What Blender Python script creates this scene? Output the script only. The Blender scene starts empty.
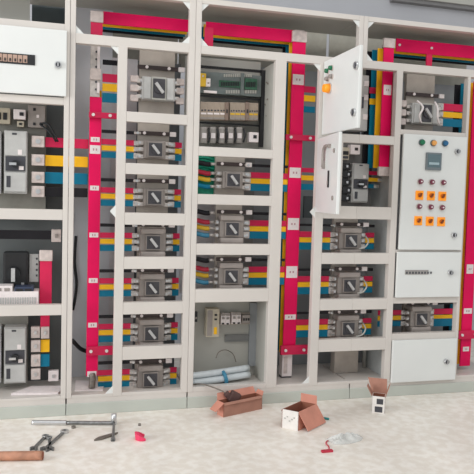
import bpy, bmesh, math, random
from mathutils import Vector, Matrix
random.seed(7)
C = bpy.context.scene.collection
# ------------------------------------------------------------------ camera numbers
F, YAW, PIT, ROL, DIST, HGT = 650, .2671, .0626, .0282, 3.5061, 1.1902
fw = Vector((math.sin(YAW)*math.cos(PIT), math.cos(YAW)*math.cos(PIT), -math.sin(PIT)))
ri = Vector((math.cos(YAW), -math.sin(YAW), 0)); up = ri.cross(fw)
R2 = math.cos(ROL)*ri + math.sin(ROL)*up
U2 = -math.sin(ROL)*ri + math.cos(ROL)*up
CAM = Vector((0, -DIST, HGT))
def at(px, py, Y=0.0):          # point of the plane at depth Y
    d = fw*F + R2*(px-237) - U2*(py-237)
    return CAM + d*((Y-CAM.y)/d.y)
def gr(px, py, z=0.0):          # point of the plane at height z
    d = fw*F + R2*(px-237) - U2*(py-237)
    return CAM + d*((z-CAM.z)/d.z)

# ------------------------------------------------------------------ materials
def lin(c): return tuple(((v/255)/12.92 if v/255 <= .04045 else ((v/255+.055)/1.055)**2.4) for v in c)
MATS = {}
def mat(name, rgb, rough=.5, metal=0, var=.04, scale=30, alpha=1, emit=0, bump=0, coat=0):
    if name in MATS: return MATS[name]
    m = bpy.data.materials.new(name); m.use_nodes = True
    nt = m.node_tree; b = nt.nodes['Principled BSDF']
    tc = nt.nodes.new('ShaderNodeTexCoord'); nz = nt.nodes.new('ShaderNodeTexNoise')
    nz.inputs['Scale'].default_value = scale; nz.inputs['Detail'].default_value = 5
    nt.links.new(tc.outputs['Object'], nz.inputs['Vector'])
    cr = nt.nodes.new('ShaderNodeValToRGB')
    l = lin(rgb)
    cr.color_ramp.elements[0].position = .3; cr.color_ramp.elements[1].position = .7
    cr.color_ramp.elements[0].color = tuple(max(0, v*(1-var*2)) for v in l)+(1,)
    cr.color_ramp.elements[1].color = tuple(min(1, v*(1+var)) for v in l)+(1,)
    nt.links.new(nz.outputs['Fac'], cr.inputs['Fac']); nt.links.new(cr.outputs['Color'], b.inputs['Base Color'])
    b.inputs['Roughness'].default_value = rough; b.inputs['Metallic'].default_value = metal
    if 'sleeve' in name: b.inputs['Specular IOR Level'].default_value = .22
    if alpha < 1: b.inputs['Alpha'].default_value = alpha
    if coat: b.inputs['Coat Weight'].default_value = coat
    if emit:
        nt.links.new(cr.outputs['Color'], b.inputs['Emission Color']); b.inputs['Emission Strength'].default_value = emit
    if bump:
        bp = nt.nodes.new('ShaderNodeBump'); bp.inputs['Strength'].default_value = bump; bp.inputs['Distance'].default_value = .004
        nt.links.new(nz.outputs['Fac'], bp.inputs['Height']); nt.links.new(bp.outputs['Normal'], b.inputs['Normal'])
    MATS[name] = m; return m
cream  = mat('cream_painted_steel', (206,199,192), .38, var=.03, scale=4)
white  = mat('white_painted_steel', (219,220,217), .32, var=.02, scale=3)
plinthm= mat('plinth_paint', (186,189,180), .4, var=.04, scale=4)
greyp  = mat('grey_back_panel', (142,145,147), .5, var=.06, scale=3)
palep  = mat('pale_grey_panel', (172,170,162), .5, var=.05, scale=3)
darkp  = mat('dark_panel', (66,74,76), .6, var=.1, scale=5)
galv   = mat('galvanised_plate', (176,166,156), .45, metal=.35, var=.07, scale=14)
pink   = mat('red_sleeve', (230,6,88), .5, var=.05, scale=8)
red2   = mat('red_sleeve_dull', (212,40,84), .45, var=.07, scale=10)
yel    = mat('yellow_sleeve', (250,190,36), .42, var=.06, scale=10)
blu    = mat('blue_sleeve', (14,116,146), .42, var=.08, scale=10)
blk    = mat('black_sleeve', (34,32,36), .45, var=.1, scale=10)
tin    = mat('tinned_copper', (206,198,192), .4, metal=.3, var=.12, scale=40)
silver = mat('bright_steel', (205,205,205), .28, metal=.8, var=.05, scale=40)
cap    = mat('pale_end_cap', (206,192,186), .5, var=.1, scale=40)
brk    = mat('breaker_grey', (150,141,135), .45, var=.06, scale=20)
brk2   = mat('breaker_light_grey', (186,185,182), .4, var=.05, scale=20)
brkd   = mat('breaker_dark', (64,64,70), .4, var=.1, scale=30)
linkm  = mat('dark_link_bar', (58,44,42), .45, var=.1, scale=30)
facem  = mat('faceplate_grey', (66,64,68), .4, var=.1, scale=30)
handm  = mat('handle_grey', (178,176,174), .35, var=.04)
coverm = mat('breaker_cover', (162,152,146), .42, var=.05, scale=20)
label  = mat('label_white', (232,222,220), .55, var=.03, scale=60)
ink    = mat('label_ink', (186,140,146), .6)
beige  = mat('beige_plastic', (188,178,158), .5, var=.05, scale=20)
relay  = mat('relay_plastic', (160,144,128), .5, var=.06, scale=40)
pcb    = mat('green_terminal', (52,98,74), .5, var=.15, scale=60)
teal   = mat('green_insulation', (12,142,112), .5, var=.15, scale=40)
plcm   = mat('controller_grey', (104,112,110), .5, var=.08, scale=30)
blackp = mat('black_plastic', (28,28,30), .45, var=.1, scale=30)
rubber = mat('black_rubber', (24,26,28), .6)
yplas  = mat('yellow_plastic', (222,178,40), .45)
wood   = mat('brown_wood', (182,130,104), .6, var=.18, scale=18)
tool   = mat('tool_steel', (140,140,140), .35, metal=.75, var=.15, scale=60)
toold  = mat('dull_tool_steel', (128,120,112), .5, metal=.5, var=.15, scale=60)
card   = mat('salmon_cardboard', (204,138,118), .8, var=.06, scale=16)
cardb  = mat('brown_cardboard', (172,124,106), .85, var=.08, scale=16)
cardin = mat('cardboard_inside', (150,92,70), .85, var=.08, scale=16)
cardw  = mat('white_printed_card', (226,220,214), .6, var=.05, scale=30)
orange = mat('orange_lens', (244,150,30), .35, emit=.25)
maroon = mat('maroon_lens', (120,48,70), .3)
green  = mat('green_lens', (20,112,74), .3)
amber  = mat('amber_lens', (226,160,84), .3)
bluel  = mat('blue_lens', (34,98,140), .3)
screen = mat('meter_screen', (92,112,118), .25, var=.05)
bezel  = mat('meter_bezel', (110,118,122), .45)
plast  = mat('clear_plastic', (232,232,228), .25, var=.03, alpha=.5)
tubem  = mat('pale_tube', (206,212,214), .4, var=.04)
bluet  = mat('blue_tape', (60,130,160), .5)
redp   = mat('red_plastic', (190,40,66), .4)
pinkp  = mat('pink_scrap', (228,60,100), .45)
tealp  = mat('teal_plastic', (40,140,140), .4)

# ------------------------------------------------------------------ mesh builder
class MB:
    def __init__(s): s.bm = bmesh.new(); s.ms = []
    def mi(s, m):
        if m not in s.ms: s.ms.append(m)
        return s.ms.index(m)
    def _set(s, vs, m):
        i = s.mi(m)
        fs = set(f for v in vs for f in v.link_faces)
        for f in fs: f.material_index = i
        return fs
    def box(s, x0, x1, y0, y1, z0, z1, m, mtx=None, bev=0):
        r = bmesh.ops.create_cube(s.bm, size=1); vs = r['verts']
        M = Matrix.Translation(((x0+x1)/2, (y0+y1)/2, (z0+z1)/2)) @ Matrix.Diagonal((abs(x1-x0), abs(y1-y0), abs(z1-z0), 1))
        bmesh.ops.transform(s.bm, matrix=M, verts=vs)
        s._set(vs, m)
        if bev:
            es = list(set(e for v in vs for e in v.link_edges))
            r = bmesh.ops.bevel(s.bm, geom=es, offset=bev, segments=2, affect='EDGES', profile=.6)
            vs = list(set([v for v in vs if v.is_valid] + [v for v in r['verts'] if v.is_valid]))
            s._set(vs, m)
        if mtx: bmesh.ops.transform(s.bm, matrix=mtx, verts=vs)
        return s
    def cyl(s, a, b, r, m, r2=None, seg=16):
        a = Vector(a); b = Vector(b); d = b-a
        q = bmesh.ops.create_cone(s.bm, cap_ends=True, segments=seg, radius1=r, radius2=r if r2 is None else r2, depth=d.length)
        M = Matrix.Translation((a+b)/2) @ d.to_track_quat('Z', 'Y').to_matrix().to_4x4()
        bmesh.ops.transform(s.bm, matrix=M, verts=q['verts'])
        for f in s._set(q['verts'], m):
            if len(f.verts) == 4: f.smooth = True
        return s
    def tube(s, pts, r, m, seg=8):
        # smooth sweep through the points
        P = [Vector(p) for p in pts]; out = []
        for i in range(len(P)-1):
            p0 = P[max(i-1, 0)]; p1 = P[i]; p2 = P[i+1]; p3 = P[min(i+2, len(P)-1)]
            for k in range(5):
                t = k/5
                out.append(.5*((2*p1)+(-p0+p2)*t+(2*p0-5*p1+4*p2-p3)*t*t+(-p0+3*p1-3*p2+p3)*t**3))
        out.append(P[-1]); rings = []; n = None
        for i, p in enumerate(out):
            d = (out[min(i+1, len(out)-1)]-out[max(i-1, 0)]).normalized()
            if n is None: n = d.orthogonal().normalized()
            else: n = (n-d*n.dot(d)).normalized()
            b = d.cross(n)
            rings.append([s.bm.verts.new(p+(n*math.cos(2*math.pi*j/seg)+b*math.sin(2*math.pi*j/seg))*r) for j in range(seg)])
        i0 = s.mi(m)
        for a, b in zip(rings, rings[1:]):
            for j in range(seg):
                f = s.bm.faces.new((a[j], a[(j+1)%seg], b[(j+1)%seg], b[j])); f.material_index = i0; f.smooth = True
        for e in (rings[0], rings[-1]):
            f = s.bm.faces.new(e); f.material_index = i0
        return s
    def prism(s, pts, n, m):   # closed outline (3-D points) pushed along vector n
        n = Vector(n); i = s.mi(m)
        a = [s.bm.verts.new(Vector(p)) for p in pts]; b = [s.bm.verts.new(Vector(p)+n) for p in pts]
        fs = [s.bm.faces.new(a), s.bm.faces.new(b[::-1])]
        for k in range(len(a)):
            fs.append(s.bm.faces.new((a[k], b[k], b[(k+1)%len(a)], a[(k+1)%len(a)])))
        for f in fs: f.material_index = i
        return s
    def build(s, name, parent=None, lab=None, loc=None):
        bmesh.ops.recalc_face_normals(s.bm, faces=s.bm.faces[:])
        me = bpy.data.meshes.new(name)
        if parent is None and loc is None:   # origin at the base of the thing
            xs = [v.co for v in s.bm.verts]
            loc = Vector(((min(v.x for v in xs)+max(v.x for v in xs))/2, (min(v.y for v in xs)+max(v.y for v in xs))/2, min(v.z for v in xs)))
            bmesh.ops.translate(s.bm, vec=-loc, verts=s.bm.verts[:])
        s.bm.to_mesh(me); s.bm.free()
        for m in s.ms: me.materials.append(m)
        o = bpy.data.objects.new(name, me); C.objects.link(o)
        if parent is not None: o.parent = parent
        elif loc is not None: o.location = loc
        if lab: o['label'] = lab
        return o
def tag(o, lab, cat, group=None):
    o['label'] = lab; o['category'] = cat
    if group: o['group'] = group
    return o
def thing(name, lab, cat, loc=(0,0,0), group=None, rot=(0,0,0)):
    o = bpy.data.objects.new(name, None); C.objects.link(o); o.location = loc; o.rotation_euler = rot
    o.empty_display_size = .05
    return tag(o, lab, cat, group)
def struct(o): o['kind'] = 'structure'; return o

# ------------------------------------------------------------------ the hall
fm = bpy.data.materials.new('polished_terrazzo_floor'); fm.use_nodes = True
nt = fm.node_tree; b = nt.nodes['Principled BSDF']; tc = nt.nodes.new('ShaderNodeTexCoord')
def noise(sc, det, lo, hi, ca, cb):
    n = nt.nodes.new('ShaderNodeTexNoise'); n.inputs['Scale'].default_value = sc; n.inputs['Detail'].default_value = det
    r = nt.nodes.new('ShaderNodeValToRGB'); r.color_ramp.elements[0].position = lo; r.color_ramp.elements[1].position = hi
    r.color_ramp.elements[0].color = lin(ca)+(1,); r.color_ramp.elements[1].color = lin(cb)+(1,)
    nt.links.new(tc.outputs['Object'], n.inputs['Vector']); nt.links.new(n.outputs['Fac'], r.inputs['Fac']); return r
n1 = noise(3.0, 6, .35, .68, (234,227,218), (246,240,231)); n2 = noise(22, 8, .42, .62, (240,236,231), (255,255,255))
mx = nt.nodes.new('ShaderNodeMixRGB'); mx.blend_type = 'MULTIPLY'; mx.inputs[0].default_value = .8
nt.links.new(n1.outputs['Color'], mx.inputs[1]); nt.links.new(n2.outputs['Color'], mx.inputs[2])
nt.links.new(mx.outputs['Color'], b.inputs['Base Color']); b.inputs['Roughness'].default_value = .42
m = MB(); m.box(-6, 8, -7, 1.6, -.1, 0, fm); struct(m.build('floor'))
wallm = mat('grey_wall_paint', (176,176,180), .7, var=.03, scale=2)
m = MB(); m.box(-6, 8, 1.5, 1.6, 0, 4.5, wallm); struct(m.build('wall_back'))
a = at(392, -2, 1.46); 
m = MB(); m.box(a.x, 7, 1.42, 1.5, at(440, 3, 1.46).z, at(440, 3, 1.46).z+.12, palep); m.box(a.x, 7, 1.44, 1.5, at(440, 3, 1.46).z-.03, at(440, 3, 1.46).z, mat('trim_dark_strip', (120,118,118), .6))  # pale trim with a darker strip along its lower edge
struct(m.build('trim_1'))

# ------------------------------------------------------------------ cabinet frames
FR = .045      # frame depth
TOP = 2.25; BEAM = (1.955, 2.0)
def frame(lab, x0, x1, posts, beams, backs, seam_side=None, gus=(), tops=(), extra=None):
    t = thing('switchboard_cabinet', lab, 'electrical cabinet', ((x0+x1)/2, .25, 0), 'cabinets of the switchboard')
    inv = Matrix.Translation((-(x0+x1)/2, -.25, 0))
    def bd(m, name, l=None):
        bmesh.ops.transform(m.bm, matrix=inv, verts=m.bm.verts[:]); return m.build(name, t, l)
    for a, b_, z0, z1 in posts:
        m = MB(); m.box(a, b_, 0, FR, z0, z1, cream, bev=.0025); bd(m, 'post')
    for a, b_, z0, z1 in beams:
        m = MB(); m.box(a, b_, .001, FR-.002, z0, z1, cream, bev=.002); bd(m, 'crossbeam')
    for a, b_, z0, z1, Y, mm in backs:
        m = MB(); m.box(a, b_, Y, Y+.008, z0, z1, mm); bd(m, 'back_panel')
    m = MB(); m.box(x0+.0015, x1-.0015, -.004, .45, 0, .062, plinthm, bev=.003); bd(m, 'plinth', 'grey-green painted plinth')
    m = MB(); m.box(x0+.004, x1-.004, .003, .5, .062, .098, cream); bd(m, 'base_tray')
    m = MB(); m.box(x0+.002, x1-.002, .002, .42, TOP-.012, TOP-.002, palep); bd(m, 'roof_panel')
    for (gx, gz, sx, sz) in gus:
        m = MB(); g = .04
        m.prism([(gx, .006, gz), (gx+sx*g, .006, gz), (gx, .006, gz+sz*g)], (0, .004, 0), white)
        bd(m, 'gusset')
    for gx, gz in tops:
        m = MB(); m.prism([(gx, .004, gz+.035), (gx-.032, .004, gz), (gx, .004, gz-.035)], (0, .006, 0), white); bd(m, 'bracket')
    if extra: extra(t, bd)
    return t
# divider near the left, bus bay, seven-way column
CAB1 = frame('white switchboard cabinet at the left edge, its door has a narrow window', -.55, .0425,
      [(.015, .0415, .09, 2.25), (-.55, -.51, .09, 2.25)],
      [(-.51, .015, 2.0, 2.045), (-.51, .015, 1.635, 1.672), (-.51, .015, 1.04, 1.095), (-.51, .015, .54, .596), (-.51, .015, .09, .105), (-.51, .015, 2.222, 2.25)],
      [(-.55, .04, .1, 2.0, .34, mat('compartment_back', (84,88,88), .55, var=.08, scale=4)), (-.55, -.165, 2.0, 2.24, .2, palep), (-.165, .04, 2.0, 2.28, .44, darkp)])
CAB2 = frame('white switchboard cabinet with seven stacked openings beside a tall busbar bay', .0425, .697,
      [(.0435, .070, .09, 2.25), (.287, .335, .09, 1.957), (.663, .6965, .09, 2.25)],
      [(.07, .663, 1.955, 2.005), (.07, .663, 2.222, 2.25), (.07, .287, .09, .106)] +
      [(.335, .663, a, b_) for a, b_ in ((1.569,1.622),(1.292,1.351),(1.022,1.087),(.783,.849),(.536,.602),(.287,.359),(.09,.108))],
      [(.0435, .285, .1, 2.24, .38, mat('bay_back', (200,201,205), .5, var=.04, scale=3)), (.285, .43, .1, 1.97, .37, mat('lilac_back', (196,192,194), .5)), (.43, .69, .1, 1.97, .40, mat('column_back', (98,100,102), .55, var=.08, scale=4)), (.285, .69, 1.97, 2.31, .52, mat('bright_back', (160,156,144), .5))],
      tops=[(.288, 1.092)], gus=[(.287, 1.955, -1, -1), (.07, 2.005, 1, 1), (.663, 2.005, -1, 1), (.663, 2.222, -1, -1), (.287, .106, -1, 1)])
def side3(t, bd):
    m = MB(); m.box(1.160, 1.166, .046, .25, .1, .594, palep); bd(m, 'side_panel')
    m = MB(); m.box(1.160, 1.166, .046, .30, 1.46, 1.95, palep); bd(m, 'side_panel')
    m = MB(); m.box(.729, 1.162, .03, .27, .598, .604, palep); bd(m, 'compartment_roof')
    m = MB(); m.box(1.21, 1.216, .05, .3, .1, .28, palep); bd(m, 'side_panel')
CAB3 = frame('white switchboard cabinet right of the long seam, with controller racks and doors standing open', .697, 1.684,
      [(.6975, .729, .09, 2.25), (1.157, 1.221, .09, 1.957), (1.424, 1.474, .09, 1.957), (1.657, 1.6835, 1.98, 2.25)],
      [(.729, 1.684, 1.955, 2.0), (.729, 1.657, 2.222, 2.25), (1.221, 1.424, .09, .106)] +
      [(.729, 1.157, a, b_) for a, b_ in ((1.407,1.457),(1.141,1.197),(.861,.923),(.595,.669),(.09,.118))] +
      [(1.474, 1.684, a, b_) for a, b_ in ((1.52,1.57),(1.076,1.15),(.81,.875),(.536,.602),(.289,.362),(.09,.107))],
      [(.70, 1.158, .1, .6, .25, palep), (.70, .93, .6, 1.46, .34, mat('lilac_back', (196,192,194))), (.93, 1.16, .6, 1.46, .36, mat('mid_back', (120,120,118), .55)), (.70, 1.16, 1.46, 2.0, .30, palep), (1.16, 1.9, .1, 2.0, .44, greyp), (.70, 1.68, 1.98, 2.32, .54, mat('bright_back', (160,156,144), .5))],
      tops=[(1.425, 1.112)], gus=[(1.424, 1.955, -1, -1), (.729, 2.0, 1, 1), (.729, 2.222, 1, -1), (1.657, 2.222, -1, -1), (1.424, .106, -1, 1)], extra=side3)
def side4(t, bd):
    m = MB(); m.box(1.943, 1.948, .046, .36, .1, 1.95, mat('pale_blue_side', (172,174,172), .45)); bd(m, 'side_panel')
CAB4 = frame('white switchboard cabinet at the right with closed doors and the button panel', 1.684, 2.75,
      [(1.6845, 1.712, 1.98, 2.25), (1.91, 1.95, .09, 1.957), (2.392, 2.411, .09, 1.957), (2.71, 2.75, .09, 2.25)],
      [(1.684, 2.75, 1.955, 2.0), (1.712, 2.75, 2.222, 2.25), (2.411, 2.71, .09, .106)] +
      [(1.684, 1.91, a, b_) for a, b_ in ((1.52,1.57),(1.076,1.15),(.81,.875),(.536,.602),(.289,.362),(.09,.107))] +
      [(1.95, 2.392, a, b_) for a, b_ in ((1.585,1.615),(.878,.896),(.569,.606),(.338,.384),(.09,.106))] + [],
      [(1.90, 2.75, .1, 1.98, .42, greyp), (1.7, 2.74, 1.98, 2.32, .54, mat('bright_back', (160,156,144)))],
      gus=[(1.712, 2.0, 1, 1), (1.712, 2.222, 1, -1)], extra=side4)
# narrow jambs of the upper right opening
m = MB()
# ------------------------------------------------------------------ doors
def lock(t, x, z, r=.017, y=-.03, ax='Y', sg=-1):
    m = MB()
    if ax == 'Y':
        m.cyl((x, y+.014, z), (x, y, z), r, silver); m.cyl((x, y, z), (x, y-.004, z), r*.7, brkd); m.box(x-.003, x+.003, y-.008, y-.003, z-r*.6, z+r*.6, silver)
    else:
        m.cyl((y+.012*-sg*-1*-1, x, z), (y, x, z), r, silver)
    return m.build('lock', t, 'round chrome quarter-turn lock')
def part_of(cab, name, loc, m, lab=None, rot=None):
    o = m.build(name, cab, lab); o.location = Vector(loc)-cab.location
    if rot is not None: o.rotation_euler = (0, 0, rot)
    return o
def front_door(cab, lab, x0, x1, z0, z1, locks):
    m = MB(); m.box(0, x1-x0, -.008, .010, 0, z1-z0, white, bev=.004); t = part_of(cab, 'door', (x0, -.012, z0), m, lab)
    for lx, lz in locks: lock(t, lx-x0, lz-z0, y=-.022)
    return t
P = at(58, 65, -.02)
t = front_door(CAB1, 'white cabinet door with a narrow window at the upper left corner', -.5, .026, 1.676, 2.008, [(P.x, P.z)])
a, b_ = at(-6, 54, -.02), at(35, 65.5, -.02)
m = MB(); m.box(a.x+.5-.08, b_.x+.5, -.012, -.006, b_.z-1.676, at(20,54,-.02).z-1.676, blackp)
for k in range(9):
    x = a.x+.5+.005+k*.024
    m.box(x-.06, x-.06+.021, -.014, -.0115, b_.z-1.676+.008, b_.z-1.676+.045, mat('brown_switch', (176,146,130), .5))
    m.box(x-.052, x-.045, -.018, -.0135, b_.z-1.676+.012, b_.z-1.676+.026, blackp)
m.build('window', t, 'dark slot window showing a row of brown switches')
# button panel
x0, x1, z0, z1 = 1.962, 2.392, .898, 1.588
m = MB(); m.box(0, x1-x0, -.008, .010, 0, z1-z0, white, bev=.004)
PT = part_of(CAB4, 'door', (x0, -.012, z0), m, 'large white door with orange switches, maroon buttons and a small screen')
for px, py in ((457, 151.5), (453.5, 235)):
    P = at(px, py, -.02); lock(PT, P.x-x0, P.z-z0, y=-.022)
def knob(name, px, py, mm, r, ring, lab=None):
    P = at(px, py, -.03); x, z = P.x-x0, P.z-z0
    m = MB(); m.cyl((x, -.008, z), (x, -.016, z), r*1.18, ring, seg=20); m.cyl((x, -.016, z), (x, -.03, z), r, mm, r2=r*.82, seg=20)
    if name == 'push_button': m.box(x-.005, x+.005, -.032, -.0295, z-.004, z+.004, label)
    return m.build(name, PT, lab)
for (px, py), mm, l in (((422.3, 142.3), green, 'green indicator lamp'), ((434, 143), amber, 'amber indicator lamp'), ((445.5, 143.3), bluel, 'blue indicator lamp')):
    knob('indicator_lamp', px, py, mm, .0165, bezel, l)
P = at(433, 161.5, -.02); x, z = P.x-x0, P.z-z0
m = MB(); m.box(x-.052, x+.052, -.02, -.008, z-.052, z+.052, bezel, bev=.003); m.box(x-.042, x+.042, -.0215, -.0195, z-.036, z+.042, screen); m.box(x-.034, x+.034, -.0225, -.021, z-.02, z-.006, mat('screen_band', (160,180,186), .3)); m.build('meter', PT, 'square grey meter with a screen')
for r_, (ys, kind) in enumerate(((181.5, 'm'), (195, 'o'), (206.5, 'm'), (220.5, 'o'))):
    for c, px in enumerate((420.7, 432.2, 443.6)):
        px2 = px-(r_*.6)
        if kind == 'm':
            o = knob('push_button', px2, ys+c*.5, maroon, .0155, cap, None)
        else:
            P = at(px2, ys+c*.5, -.03); x, z = P.x-x0, P.z-z0
            m = MB(); m.box(x-.026, x+.026, -.014, -.008, z-.029, z+.026, orange, bev=.002); m.cyl((x, -.014, z), (x, -.021, z), .014, mat('orange_dark', (206,104,24), .4)); m.box(x-.004, x+.004, -.030, -.018, z-.013, z+.013, mat('brown_grip', (120,60,24), .4), mtx=Matrix.Translation((x, 0, z)) @ Matrix.Rotation(math.radians(35), 4, 'Y') @ Matrix.Translation((-x, 0, -z)))
            m.build('selector_switch', PT, 'orange selector switch')
P = at(450, 272.5, -.02)
t = front_door(CAB4, 'small white door with a recessed grip slot, under the button panel', 1.955, 2.392, .608, .884, [(P.x, P.z)])
a, b_ = at(405, 270, -.02), at(428, 274, -.02)
m = MB(); m.box(a.x-1.955, b_.x-1.955, -.012, -.0075, b_.z-.608-.002, a.z-.608, mat('slot_grey', (150,146,142), .5)); 
for k in range(9): m.box(a.x-1.955+.006+k*.0205, a.x-1.955+.016+k*.0205, -.013, -.0115, b_.z-.608+.002, a.z-.608-.010, brkd)
m.build('grip_slot', t, 'grey slotted grip')
P = at(446, 361.5, -.02)
front_door(CAB4, 'blank white door at the bottom right, just above the plinth', 1.950, 2.392, .087, .347, [(P.x, P.z)])
# open doors, hinged at their left edge
def open_door(lab, hinge, ang, w, z0, z1):
    m = MB(); m.box(0, w, -.012, .006, 0, z1-z0, white, bev=.004); m.box(.02, w-.02, .006, .018, .02, z1-z0-.02, cream)
    t = part_of(CAB3, 'door', (hinge, -.004, z0), m, lab, ang)
    return t
def upoint(px, py, t, hinge, ang, z0):   # pixel on the door's outer face -> door coords
    d = fw*F + R2*(px-237) - U2*(py-237)
    n = Vector((math.sin(ang), -math.cos(ang), 0)); o = Vector((hinge, -.004, 0))+n*.012
    p = CAM + d*((o-CAM).dot(n)/d.dot(n)); q = p-Vector((hinge, -.004, z0))
    return q.x*math.cos(ang)+q.y*math.sin(ang), q.z
H1, A1, Z1 = 1.455, math.radians(-89.5), 1.553
t = open_door('upper open door with coloured buttons, swung out at a right angle', H1, A1, .455, Z1, 1.968)
for px, py, mm, r, n, l in ((328.5,71,green,.014,'indicator_lamp','dark green indicator lamp'),(332.5,68,green,.014,'indicator_lamp','dark green indicator lamp'),
        (328.5,79,brk,.013,'indicator_lamp','grey indicator lamp'),(332.5,76.5,brk,.013,'indicator_lamp','grey indicator lamp'),(329.8,88.5,orange,.027,'push_button','orange push button')):
    u, w = upoint(px, py, t, H1, A1, Z1)
    m = MB(); m.cyl((u, -.012, w), (u, -.018, w), r*1.15, cap); m.cyl((u, -.018, w), (u, -.034 if n != 'push_button' else -.05, w), r, mm, r2=r*.8); m.build(n, t, l)
for px, py in ((357, 65.5), (354.5, 112.5)):
    u, w = upoint(px, py, t, H1, A1, Z1); lock(t, u, w, r=.021, y=-.024)
H2, A2, Z2 = 1.432, math.radians(-98.5), 1.112
t = open_door('lower open door with a hooked handle, swung out past a right angle', H2, A2, .455, Z2, 1.53)
m = MB(); pts = []
for px, py in ((324.6,167),(325,158),(325.6,150),(327.5,146),(330.5,146)):
    u, w = upoint(px, py, t, H2, A2, Z2); pts.append((u, -.024, w))
m.tube(pts, .008, brk); m.box(pts[0][0]-.012, pts[0][0]+.012, -.026, -.012, pts[0][2]-.01, pts[0][2]+.03, brk); m.box(pts[-1][0]-.01, pts[-1][0]+.012, -.024, -.012, pts[-1][2]-.01, pts[-1][2]+.01, brk); m.build('handle', t, 'grey hooked handle')
u, w = upoint(328.7, 179, t, H2, A2, Z2)
m = MB(); m.box(u-.011, u+.011, -.018, -.011, w-.045, w+.045, blackp, bev=.002); m.box(u-.006, u+.006, -.021, -.017, w-.03, w-.01, brk); m.build('name_plate', t, 'narrow black plate')
for px, py in ((334.5,150.5),(332.8,198)):
    u, w = upoint(px, py, t, H2, A2, Z2); m = MB(); m.cyl((u,-.012,w),(u,-.018,w),.012,brk); m.build('screw', t)

# ------------------------------------------------------------------ busbars
def sticker(t, x, y, z, w=.05, h=.03, lab='white label'):
    m = MB(); m.box(x-w/2, x+w/2, y-.002, y, z-h/2, z+h/2, label)
    for k in range(2): m.box(x-w*.2+k*w*.26, x-w*.08+k*w*.26, y-.0028, y-.0019, z-.006, z+.006, ink)
    return m.build('label_sticker', t)
PH = [('red', pink, .14), ('yellow', yel, .19), ('blue', blu, .24), ('black', blk, .29)]
def vbus(desc, x0, x1, z0, z1, stickers=(), dx=0, caps=(), which=4, group='tall vertical busbars', front=None, z1s=None):
    for k, (cn, mm, Y) in enumerate(PH[:which]):
        if front is not None: Y = Y-.14+front
        t = thing('vertical_busbar', ('%s sleeved vertical busbar ' % cn)+desc+(', frontmost of its stack' if k == 0 else ''), 'busbar', ((x0+x1)/2+dx*k, Y, z0), None)
        w = (x1-x0)/2
        zt = z1 if z1s is None else z1s[k]
        m = MB(); m.box(-w, w, 0, .010, 0, zt-z0, mm, bev=.0015); m.build('sleeve', t)
        if k == 0:
            for z, ww, hh in stickers: sticker(t, 0, 0, z-z0, ww, hh)
            for za, zb in caps:
                m = MB(); m.box(-w-.004, w+.004, -.006, .014, za-z0, zb-z0, cap, bev=.002); m.build('end_cap', t, 'pale end cap')
def Zat(px, py, Y): return at(px, py, Y).z
def Xat(px, py, Y): return at(px, py, Y).x
# bay between left cabinet and seven-way column
Y0 = .14
bx0, bx1 = .150, .214
st = [(Zat(94, y, Y0), .048, .026) for y in (139.5, 188, 235, 280.5, 325)] + [(Zat(94,149.5,Y0), .056, .046), (Zat(93,374,Y0), .05, .032)]
vbus('in the bay left of the seven-breaker column', bx0, bx1, Zat(93, 376, Y0), Zat(96, 97, Y0), st, dx=.002, z1s=[Zat(96,97,Y0), 1.75, 1.62, 1.5])
# bare upper portion
t = thing('bare_busbar', 'bare tinned copper bar with a row of holes above the red busbar, left bay', 'busbar', (.182, Y0-.004, Zat(96,97,Y0)))
h = Zat(96,42,Y0)-Zat(96,97,Y0)
m = MB(); m.box(-.032, .020, 0, .012, 0, h, tin, bev=.002)
for k in range(7): m.cyl((0, .001, .04+k*h/7.3), (0, -.003, .04+k*h/7.3), .006, brkd)
m.build('bar', t)
for za_, zb_ in ((.02, .075), (.15, h-.01)):
    m = MB(); m.box(.004, .018, -.012, -.001, za_, zb_, label); m.build('white_strip', t, 'white insulating strip')
m = MB(); m.box(-.034, .026, -.012, -.001, .09, .15, cap, bev=.004); m.build('clamp', t)
def spacer(lab, pa, pb, Y=.118, mm=red2):
    a = at(*pa, Y); b_ = at(*pb, Y)
    t = thing('busbar_clamp', lab, 'clamp', ((a.x+b_.x)/2, Y, b_.z))
    w = (b_.x-a.x)/2; h = a.z-b_.z
    m = MB(); m.box(-w, w, 0, .018, 0, h, mm, bev=.003); m.build('clamp_bar', t)
    for s in (-.7, .5):
        m = MB(); m.cyl((w*s, .002, h/2), (w*s, -.008, h/2), .009, label, seg=8); m.build('bolt', t)
spacer('red clamp bar with two bolts near the top of the left bay', (89, 111.5), (117, 119))
spacer('red clamp bar with two bolts near the bottom of the left bay', (87, 347), (113, 355))
spacer('red clamp bar with two bolts near the top of the middle bay', (286, 134), (318, 141.5))
spacer('red clamp bar with two bolts near the bottom of the middle bay', (281, 346), (311, 354))
# middle bay
mx0, mx1 = 1.303, 1.384
st = [(Zat(302, y, Y0), .07, .06) for y in (80, 173)] + [(Zat(294, y, Y0), .07, .07) for y in (224, 272)] + [(Zat(291, 317, Y0), .07, .03)]
vbus('in the bay right of the controller racks', mx0, mx1, Zat(290, 354, Y0), Zat(298, 40, Y0), st, caps=[(Zat(298,42,Y0), Zat(298,31,Y0))], dx=-.003)
P = at(289, 365, .15)
t = thing('busbar_insulator', 'white insulator carrying the foot of the middle busbar', 'insulator', (mx0+.035, .16, P.z-.07))
m = MB(); m.box(-.032, .032, -.01, .05, 0, .135, label, bev=.004); m.build('body', t)
m = MB(); m.box(-.022, .0, -.014, -.009, .02, .12, cap); m.box(-.032, .032, .0, .04, -.03, 0, brkd); m.build('socket', t)
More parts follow.
